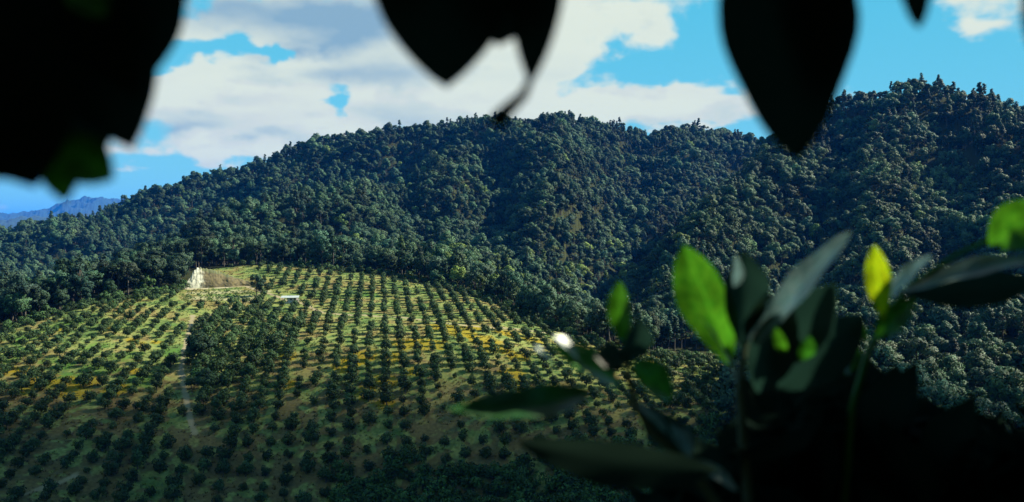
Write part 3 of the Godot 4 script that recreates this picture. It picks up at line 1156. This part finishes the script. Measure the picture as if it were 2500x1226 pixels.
# ---------------------------------------------------------------- leaves near the lens
# a leaf blade between two points; bend lifts its middle, fold turns its halves up, width is its widest
func blade(a: Vector3, b: Vector3, width: float, facing: Vector3, bend := 0.0, fold := 0.25, peak := 0.5, wave := 0.02, sway := 0.0) -> ArrayMesh:
	var n := 18
	var m := 8
	var along := (b - a).normalized()
	var side := along.cross(facing).normalized()
	var up := side.cross(along).normalized()
	var length := a.distance_to(b)
	var rows := []
	for j in n + 1:
		var t := float(j) / n
		var mid := a.lerp(b, t) + up * bend * length * sin(PI * t) + side * sway * length * sin(PI * t)
		var w := width * 0.5 * pow(sin(PI * pow(t, log(0.5) / log(peak))), 0.8) + 0.0006
		var row := []
		for i in m + 1:
			var s := (float(i) / m - 0.5) * 2.0
			row.append(mid + side * s * w + up * (absf(s) ** 1.3 * fold * w + wave * length * s * s * sin(t * 17.0 + s * 2.0) * 0.5))
		rows.append(row)
	return grid_mesh(rows, [], true)


func leaf(parent: Node, label: String, mat: Material, a: Array, b: Array, width_px: float, opt := {}) -> void:
	var pa := at(a[0], a[1], a[2])
	var pb := at(b[0], b[1], b[2])
	var facing: Vector3 = opt.get("facing", Vector3(0, 0.2, 1))
	var m := blade(pa, pb, width_px / FPX * 0.5 * (a[2] + b[2]), facing, opt.get("bend", 0.05), opt.get("fold", 0.3), opt.get("peak", 0.5), opt.get("wave", 0.02), opt.get("sway", 0.0))
	var o := put("leaf", m, mat, parent)
	if label: o.set_meta("label", label)


func stem(parent: Node, pts: Array, r0: float, r1: float, mat: Material) -> void:
	var p := []
	var r := []
	for i in pts.size():
		p.append(at(pts[i][0], pts[i][1], pts[i][2]))
		r.append(lerpf(r0, r1, float(i) / (pts.size() - 1)))
	var c := Curve3D.new()
	for q in p: c.add_point(q)
	var st := SurfaceTool.new()
	st.begin(Mesh.PRIMITIVE_TRIANGLES)
	tube(st, p, r, 8)
	st.index()
	st.generate_normals()
	put("stem", st.commit(), mat, parent)


func leaf_heap(points: Array, size: float, seed_: int) -> ArrayMesh:
	var r := RandomNumberGenerator.new()
	r.seed = seed_
	var v := PackedVector3Array()
	for p in points:
		var d := Vector3(r.randfn(), r.randfn() - 0.5, r.randfn()).normalized()
		var nn := Vector3(r.randfn(), r.randfn() + 1.0, r.randfn()).normalized()
		var sd := d.cross(nn).normalized()
		nn = sd.cross(d)
		var l := size * r.randf_range(0.7, 1.3)
		var w := l * 0.2
		var a: Vector3 = p - d * l * 0.5
		var b: Vector3 = p + d * l * 0.5 - nn * l * 0.12
		var c0: Vector3 = p - d * l * 0.12
		var c1: Vector3 = p + d * l * 0.22 - nn * l * 0.03
		var up := nn * w * 0.3
		for q in [1.0, -1.0]:
			v.append_array([a, c0, c0 + sd * w * q + up, c0, c1, c0 + sd * w * q + up, c1, c1 + sd * w * 0.85 * q + up, c0 + sd * w * q + up, c1, b, c1 + sd * w * 0.85 * q + up])
	var arr := []
	arr.resize(Mesh.ARRAY_MAX)
	arr[Mesh.ARRAY_VERTEX] = v
	var m := ArrayMesh.new()
	m.add_surface_from_arrays(Mesh.PRIMITIVE_TRIANGLES, arr)
	return m


func build_near_plants() -> void:
	var s := Vector3(sin(SUN_AZ) * cos(SUN_EL), sin(SUN_EL), -cos(SUN_AZ) * cos(SUN_EL))
	var nrm := (Vector3.UP - s * s.y).normalized()
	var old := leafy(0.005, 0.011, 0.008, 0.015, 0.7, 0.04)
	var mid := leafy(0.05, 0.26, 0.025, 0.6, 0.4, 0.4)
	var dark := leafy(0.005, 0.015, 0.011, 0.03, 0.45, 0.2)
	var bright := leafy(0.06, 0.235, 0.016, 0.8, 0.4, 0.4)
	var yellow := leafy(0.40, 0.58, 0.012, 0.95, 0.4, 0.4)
	var sky_sheen := leafy(0.22, 0.34, 0.31, 0.4, 0.42, 0.7)  # pale grey sky reflection put into the leaf colour
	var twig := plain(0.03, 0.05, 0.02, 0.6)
	sky_sheen.backlight = lin(0.36, 0.42, 0.46)
	var veins := vein_texture()
	for m in [mid, bright, yellow, sky_sheen]: m.albedo_texture = veins
	# the tree the viewer stands under
	var o := base("avocado_tree", Vector3.ZERO)
	tag(o, "dark overhanging avocado tree whose leaves hang into the top of the view", "tree")
	var pts := []
	while pts.size() < 15000:
		var q := Vector3(rng.randf_range(-3.2, 3.2), rng.randf_range(-1.6, 3.0), rng.randf_range(-2.0, 3.2))
		if q.z < 0.45 and (q.y < 0.36 or q.y < -q.z * 0.46 + 0.16): continue
		if q.z >= 0.45 and q.y < 0.3 and q.z < 0.9: continue
		if nrm.dot(q) < -0.22 and s.dot(q) > -0.15: continue
		pts.append(EYE + q)
	# unseen leaves added towards the sun to shade the leaves in view
	var across := s.cross(nrm)
	while pts.size() < 19500:
		var q := s * rng.randf_range(0.75, 2.4) + nrm * rng.randf_range(-0.2, 0.7) + across * rng.randf_range(-1.0, 1.1)
		if q.z < 0.45 and (q.y < 0.34 or q.y < -q.z * 0.46 + 0.16): continue
		pts.append(EYE + q)
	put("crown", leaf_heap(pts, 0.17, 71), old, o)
	var st := SurfaceTool.new()
	st.begin(Mesh.PRIMITIVE_TRIANGLES)
	tube(st, [Vector3(-1.1, 97.6, 1.6), Vector3(-1.0, 99.5, 1.5), Vector3(-0.7, 101.2, 1.0), Vector3(-0.2, 102.6, 0.3)], [0.16, 0.13, 0.1, 0.05], 10)
	tube(st, [Vector3(-0.9, 100.2, 1.35), Vector3(-0.5, 100.9, 0.3), Vector3(-0.3, 100.75, -0.5), Vector3(-0.1, 100.55, -0.8)], [0.07, 0.05, 0.025, 0.008], 8)
	tube(st, [Vector3(-0.7, 101.2, 1.0), Vector3(0.5, 101.4, 0.2), Vector3(0.8, 100.9, -0.7)], [0.06, 0.04, 0.008], 8)
	st.index()
	st.generate_normals()
	put("trunk", st.commit(), M.bark, o)
	for l in [
		[[120, -260, 0.55], [325, 364, 0.58], 330, 0.5], [[-120, -120, 0.5], [86, 458, 0.55], 420, 0.5], [[300, -260, 0.56], [352, 205, 0.58], 300, 0.5], [[40, -160, 0.62], [250, 395, 0.6], 330, 0.55], [[60, -200, 0.6], [30, 430, 0.6], 330, 0.5],
		[[240, -260, 0.52], [330, 240, 0.55], 260, 0.45], [[420, -120, 0.6], [395, 45, 0.6], 150, 0.5], [[-160, 60, 0.55], [40, 440, 0.55], 260, 0.6],
		[[1085, -210, 0.6], [1091, 214, 0.6], 330, 0.45], [[1240, -170, 0.62], [1218, 112, 0.62], 230, 0.55], [[1320, -220, 0.6], [1296, 205, 0.6], 130, 0.45], [[1000, -200, 0.62], [960, 60, 0.62], 160, 0.5],
		[[1840, -330, 0.62], [1946, 388, 0.66], 330, 0.5], [[1930, -300, 0.64], [1985, 250, 0.66], 190, 0.5], [[2190, -160, 0.62], [2244, 68, 0.62], 90, 0.5], [[2560, -300, 0.6], [2600, 330, 0.62], 250, 0.5],
	]:
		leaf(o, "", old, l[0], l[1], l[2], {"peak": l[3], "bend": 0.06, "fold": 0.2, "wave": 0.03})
		# its stalk, up into the crown
		var st2 := SurfaceTool.new()
		st2.begin(Mesh.PRIMITIVE_TRIANGLES)
		var root := at(l[0][0], l[0][1], l[0][2])
		tube(st2, [root, root + Vector3(0.01, 0.12, 0.03), root + Vector3(-0.03, 0.3, 0.12), root + Vector3(-0.08, 0.55, 0.35)], [0.0016, 0.002, 0.003, 0.005], 6)
		st2.index()
		st2.generate_normals()
		put("twig", st2.commit(), twig, o)
	leaf(o, "green lit leaf tip hanging below the dark leaves", bright, [120, 330, 0.56], [277, 438, 0.56], 120, {"peak": 0.6})
	leaf(o, "narrow green leaf tip pointing down", bright, [150, 350, 0.57], [160, 492, 0.57], 90, {"peak": 0.5})
	leaf(o, "", bright, [170, -60, 0.5], [260, 40, 0.5], 90, {})
	stem(o, [[1296, 190, 0.6], [1278, 232, 0.6], [1245, 262, 0.6], [1222, 285, 0.6], [1214, 305, 0.6]], 0.0026, 0.0075, old)
	# shoot in the middle
	var a := base("avocado_shoot", Vector3.ZERO)
	tag(a, "young avocado shoot with a long leaf reaching over the orchard", "plant", "out-of-focus shoots near the lens")
	stem(a, [[1765, 1250, 1.1], [1680, 1130, 1.1], [1590, 1050, 1.1], [1552, 990, 1.1], [1536, 930, 1.1], [1526, 850, 1.1]], 0.0075, 0.004, twig)
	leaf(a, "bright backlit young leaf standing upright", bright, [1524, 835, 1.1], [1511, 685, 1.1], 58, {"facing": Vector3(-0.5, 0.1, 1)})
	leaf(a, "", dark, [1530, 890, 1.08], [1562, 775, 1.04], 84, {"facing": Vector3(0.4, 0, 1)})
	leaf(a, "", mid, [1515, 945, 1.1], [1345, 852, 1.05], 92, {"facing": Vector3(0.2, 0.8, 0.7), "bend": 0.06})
	leaf(a, "pale leaf tip with sky sheen put into its colour", sky_sheen, [1420, 895, 1.06], [1350, 822, 1.05], 62, {"facing": Vector3(0.3, 1, 0.3), "peak": 0.6})
	leaf(a, "pale leaf tip with sky sheen put into its colour", sky_sheen, [1360, 905, 1.05], [1303, 848, 1.03], 40, {"facing": Vector3(0.3, 1, 0.3), "peak": 0.55})
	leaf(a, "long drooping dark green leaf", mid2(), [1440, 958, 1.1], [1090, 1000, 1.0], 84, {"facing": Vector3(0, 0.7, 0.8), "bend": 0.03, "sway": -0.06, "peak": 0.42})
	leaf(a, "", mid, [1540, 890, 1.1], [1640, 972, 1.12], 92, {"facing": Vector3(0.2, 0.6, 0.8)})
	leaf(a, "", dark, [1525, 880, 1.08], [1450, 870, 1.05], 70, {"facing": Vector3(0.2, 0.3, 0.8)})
	leaf(a, "", sky_sheen, [1556, 985, 1.1], [1628, 1056, 1.08], 34, {"facing": Vector3(0.3, 0.8, 0.6)})
	leaf(a, "", sky_sheen, [1632, 1020, 1.1], [1684, 1122, 1.08], 56, {"facing": Vector3(0.3, 0.8, 0.6)})
	leaf(a, "", sky_sheen, [1680, 1120, 1.1], [1800, 1200, 1.05], 44, {"facing": Vector3(0.3, 0.8, 0.6)})
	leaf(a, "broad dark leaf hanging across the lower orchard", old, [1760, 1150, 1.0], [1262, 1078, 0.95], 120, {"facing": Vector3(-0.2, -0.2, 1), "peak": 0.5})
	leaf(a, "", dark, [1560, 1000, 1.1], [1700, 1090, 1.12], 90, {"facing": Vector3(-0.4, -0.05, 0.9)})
	# shoot beside it
	var b := base("avocado_shoot", Vector3.ZERO)
	tag(b, "leafy avocado shoot with a broad glowing green leaf and a long leaf with painted grey sheen", "plant", "out-of-focus shoots near the lens")
	stem(b, [[1830, 1260, 1.15], [1815, 1080, 1.15], [1805, 950, 1.15], [1815, 860, 1.15], [1830, 800, 1.15]], 0.008, 0.004, twig)
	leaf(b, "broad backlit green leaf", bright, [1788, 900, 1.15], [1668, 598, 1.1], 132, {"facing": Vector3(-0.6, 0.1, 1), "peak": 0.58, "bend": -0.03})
	leaf(b, "", sky_sheen, [1800, 950, 1.14], [1705, 770, 1.1], 34, {"facing": Vector3(0.5, 0.8, 0.4)})
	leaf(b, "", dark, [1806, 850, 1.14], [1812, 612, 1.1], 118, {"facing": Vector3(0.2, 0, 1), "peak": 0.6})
	leaf(b, "", sky_sheen, [1790, 700, 1.08], [1797, 625, 1.06], 46, {"facing": Vector3(0.6, 0.9, 0.2)})
	leaf(b, "long leaf with painted grey sheen rising to its tip", sky_sheen, [1840, 850, 1.14], [2078, 566, 1.08], 82, {"facing": Vector3(-0.5, 0.75, 0.55), "bend": 0.03, "peak": 0.5})
	leaf(b, "", sky_sheen, [1825, 840, 1.14], [1895, 715, 1.1], 60, {"facing": Vector3(0.3, 0.9, 0.4)})
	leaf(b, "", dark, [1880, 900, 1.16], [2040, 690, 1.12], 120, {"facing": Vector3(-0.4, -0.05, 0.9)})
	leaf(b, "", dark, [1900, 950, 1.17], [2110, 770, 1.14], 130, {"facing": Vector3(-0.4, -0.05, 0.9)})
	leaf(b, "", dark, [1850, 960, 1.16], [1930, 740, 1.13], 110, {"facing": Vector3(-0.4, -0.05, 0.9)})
	leaf(b, "", bright, [1915, 865, 1.1], [1893, 800, 1.08], 28, {"facing": Vector3(-0.4, 0.3, 0.9)})
	leaf(b, "", mid, [1960, 880, 1.1], [1975, 820, 1.08], 40, {})
	leaf(b, "", mid, [2060, 920, 1.12], [2100, 850, 1.1], 40, {"facing": Vector3(0.6, 0.3, 0.6)})
	# shoot at the edge of the view
	var c := base("avocado_shoot", Vector3.ZERO)
	tag(c, "avocado shoot with a small glowing yellow leaf and long grey leaves", "plant", "out-of-focus shoots near the lens")
	stem(c, [[2060, 1250, 1.2], [2080, 1000, 1.2], [2120, 860, 1.2], [2165, 770, 1.18], [2220, 700, 1.16], [2330, 625, 1.14], [2420, 582, 1.12], [2520, 530, 1.1]], 0.006, 0.0032, mid)
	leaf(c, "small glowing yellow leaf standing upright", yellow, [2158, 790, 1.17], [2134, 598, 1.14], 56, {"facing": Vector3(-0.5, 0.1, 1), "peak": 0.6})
	leaf(c, "", sky_sheen, [2165, 735, 1.17], [2276, 624, 1.12], 50, {"facing": Vector3(-0.4, 0.8, 0.5)})
	leaf(c, "long grey leaf arching out of the view", sky_sheen, [2195, 715, 1.16], [2560, 630, 1.1], 66, {"facing": Vector3(-0.2, 0.8, 0.5), "bend": 0.05})
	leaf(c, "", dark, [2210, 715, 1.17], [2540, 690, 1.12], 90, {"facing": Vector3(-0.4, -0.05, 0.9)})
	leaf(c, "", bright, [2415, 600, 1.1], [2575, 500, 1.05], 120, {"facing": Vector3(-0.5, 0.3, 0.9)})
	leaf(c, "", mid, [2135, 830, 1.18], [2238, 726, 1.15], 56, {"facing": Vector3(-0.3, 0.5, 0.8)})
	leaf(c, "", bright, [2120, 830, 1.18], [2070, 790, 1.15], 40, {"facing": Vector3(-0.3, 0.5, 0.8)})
	leaf(c, "", sky_sheen, [2175, 830, 1.17], [2225, 745, 1.15], 22, {"facing": Vector3(-0.3, 0.9, 0.4)})
	leaf(c, "", sky_sheen, [2066, 915, 1.17], [2092, 835, 1.15], 26, {"facing": Vector3(-0.3, 0.9, 0.4)})
	# the bush they grow from
	var d := base("avocado_bush", Vector3.ZERO)
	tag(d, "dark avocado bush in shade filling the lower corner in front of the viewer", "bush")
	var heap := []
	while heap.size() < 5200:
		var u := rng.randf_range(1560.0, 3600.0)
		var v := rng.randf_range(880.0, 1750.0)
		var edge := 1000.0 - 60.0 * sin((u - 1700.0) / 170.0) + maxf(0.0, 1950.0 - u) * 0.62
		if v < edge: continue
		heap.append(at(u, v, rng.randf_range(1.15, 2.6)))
	# unseen leaves added to the side to hold the bush in shade
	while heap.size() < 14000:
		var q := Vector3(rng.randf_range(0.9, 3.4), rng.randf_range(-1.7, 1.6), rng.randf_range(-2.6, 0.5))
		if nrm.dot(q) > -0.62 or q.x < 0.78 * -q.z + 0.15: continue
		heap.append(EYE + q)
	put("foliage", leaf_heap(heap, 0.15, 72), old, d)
	st = SurfaceTool.new()
	st.begin(Mesh.PRIMITIVE_TRIANGLES)
	var foot := on_ground(1.0, -1.9)
	for t in [[1830, 1250], [2060, 1250], [1765, 1250], [2300, 1150], [2600, 1100]]:
		var tip := at(t[0], t[1], 1.25)
		tube(st, [foot - Vector3(0, 0.3, 0), foot.lerp(tip, 0.5) + Vector3(0.08, 0.1, 0), tip], [0.03, 0.02, 0.009], 8)
	st.index()
	st.generate_normals()
	put("stem", st.commit(), M.bark, d)


# midrib, side veins and mottling of a leaf
func vein_texture() -> ImageTexture:
	var im := Image.create(128, 256, false, Image.FORMAT_RGB8)
	for y in 256:
		for x in 128:
			var s := absf(x - 63.5) / 63.5
			var n := n_fine.get_noise_2d(x * 0.9, y * 0.7)
			var c := 0.82 + 0.28 * n_mid.get_noise_2d(x * 0.8, y * 0.6) + 0.1 * n
			var side := absf(fposmod(y / 256.0 * 11.0 - s * 1.6 + 0.25 * n, 1.0) - 0.5) * 2.0
			c *= 1.0 - 0.2 * smoothstep(0.84, 1.0, side)
			var rib := smoothstep(0.06, 0.02, s)
			im.set_pixel(x, y, Color(clampf(c * (1.0 + 0.2 * n) + 0.2 * rib, 0, 1), clampf(c + 0.2 * rib, 0, 1), clampf(c + 0.3 * rib, 0, 1)))
	return ImageTexture.create_from_image(im)


func mid2() -> StandardMaterial3D:
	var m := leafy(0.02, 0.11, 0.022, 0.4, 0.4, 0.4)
	m.albedo_texture = vein_texture()
	return m


# an unseen cloud, added before the sun to darken the lower orchard rows
func build_added_cloud() -> void:
	var s := Vector3(sin(SUN_AZ) * cos(SUN_EL), sin(SUN_EL), -cos(SUN_AZ) * cos(SUN_EL))
	var sheet := base("cloud", Vector3.ZERO)
	tag(sheet, "unseen low cloud added in front of the sun to shade the lower orchard", "cloud", "", "stuff")
	for c in [[Vector3(10, 25, -150), Vector3(800, 70, 340), 0.008], [Vector3(0, 25, -155), Vector3(740, 64, 270), 0.014], [Vector3(-10, 25, -162), Vector3(680, 56, 210), 0.03], [Vector3(-10, 25, -168), Vector3(640, 46, 160), 0.12]]:
		var f := FogVolume.new()
		f.name = "added_cloud_layer"
		f.shape = RenderingServer.FOG_VOLUME_SHAPE_ELLIPSOID
		f.size = c[1]
		var m := FogMaterial.new()
		m.density = c[2]
		m.albedo = Color(0.95, 0.96, 0.98)
		f.material = m
		sheet.add_child(f, true)
		f.position = c[0] + s * 620.0


func _ready() -> void:
	rng.seed = 20
	n_big.seed = 4
	n_big.frequency = 0.007
	n_big.fractal_octaves = 3
	n_mid.seed = 9
	n_mid.frequency = 0.016
	n_mid.fractal_octaves = 3
	n_fine.seed = 13
	n_fine.frequency = 0.05
	n_fine.fractal_octaves = 3
	var t0 := Time.get_ticks_msec()
	setup_view()
	print("sky ", Time.get_ticks_msec() - t0)
	make_heights()
	print("heights ", Time.get_ticks_msec() - t0)
	for q in [[-260, 1330, 190], [-260, 830, 330], [0, 812, 335], [100, 785, 350], [200, 752, 368], [300, 727, 385], [370, 712, 402], [430, 712, 415], [440, 700, 432], [455, 690, 445], [470, 660, 470], [490, 655, 485], [560, 650, 492], [700, 643, 502], [800, 650, 498], [870, 660, 488], [950, 671, 480], [1050, 690, 470], [1120, 707, 460], [1200, 730, 440], [1270, 758, 420], [1350, 801, 385], [1450, 832, 362], [1560, 858, 345], [1640, 870, 342], [1740, 875, 340], [1800, 960, 300], [1800, 1330, 215]]:
		var p := at(q[0], q[1], q[2])
		orchard_poly.append(Vector2(p.x, p.z))
	make_materials()
	print("materials ", Time.get_ticks_msec() - t0)
	build_ground()
	print("ground ", Time.get_ticks_msec() - t0)
	make_kinds()
	print("kinds ", Time.get_ticks_msec() - t0)
	build_orchard()
	print("orchard ", Time.get_ticks_msec() - t0)
	build_forest()
	print("forest ", Time.get_ticks_msec() - t0)
	build_far_hills()
	build_bank()
	build_shed()
	build_lone_trees()
	build_cover()
	print("cover ", Time.get_ticks_msec() - t0)
	build_near_plants()
	build_added_cloud()
	print("done ", Time.get_ticks_msec() - t0)
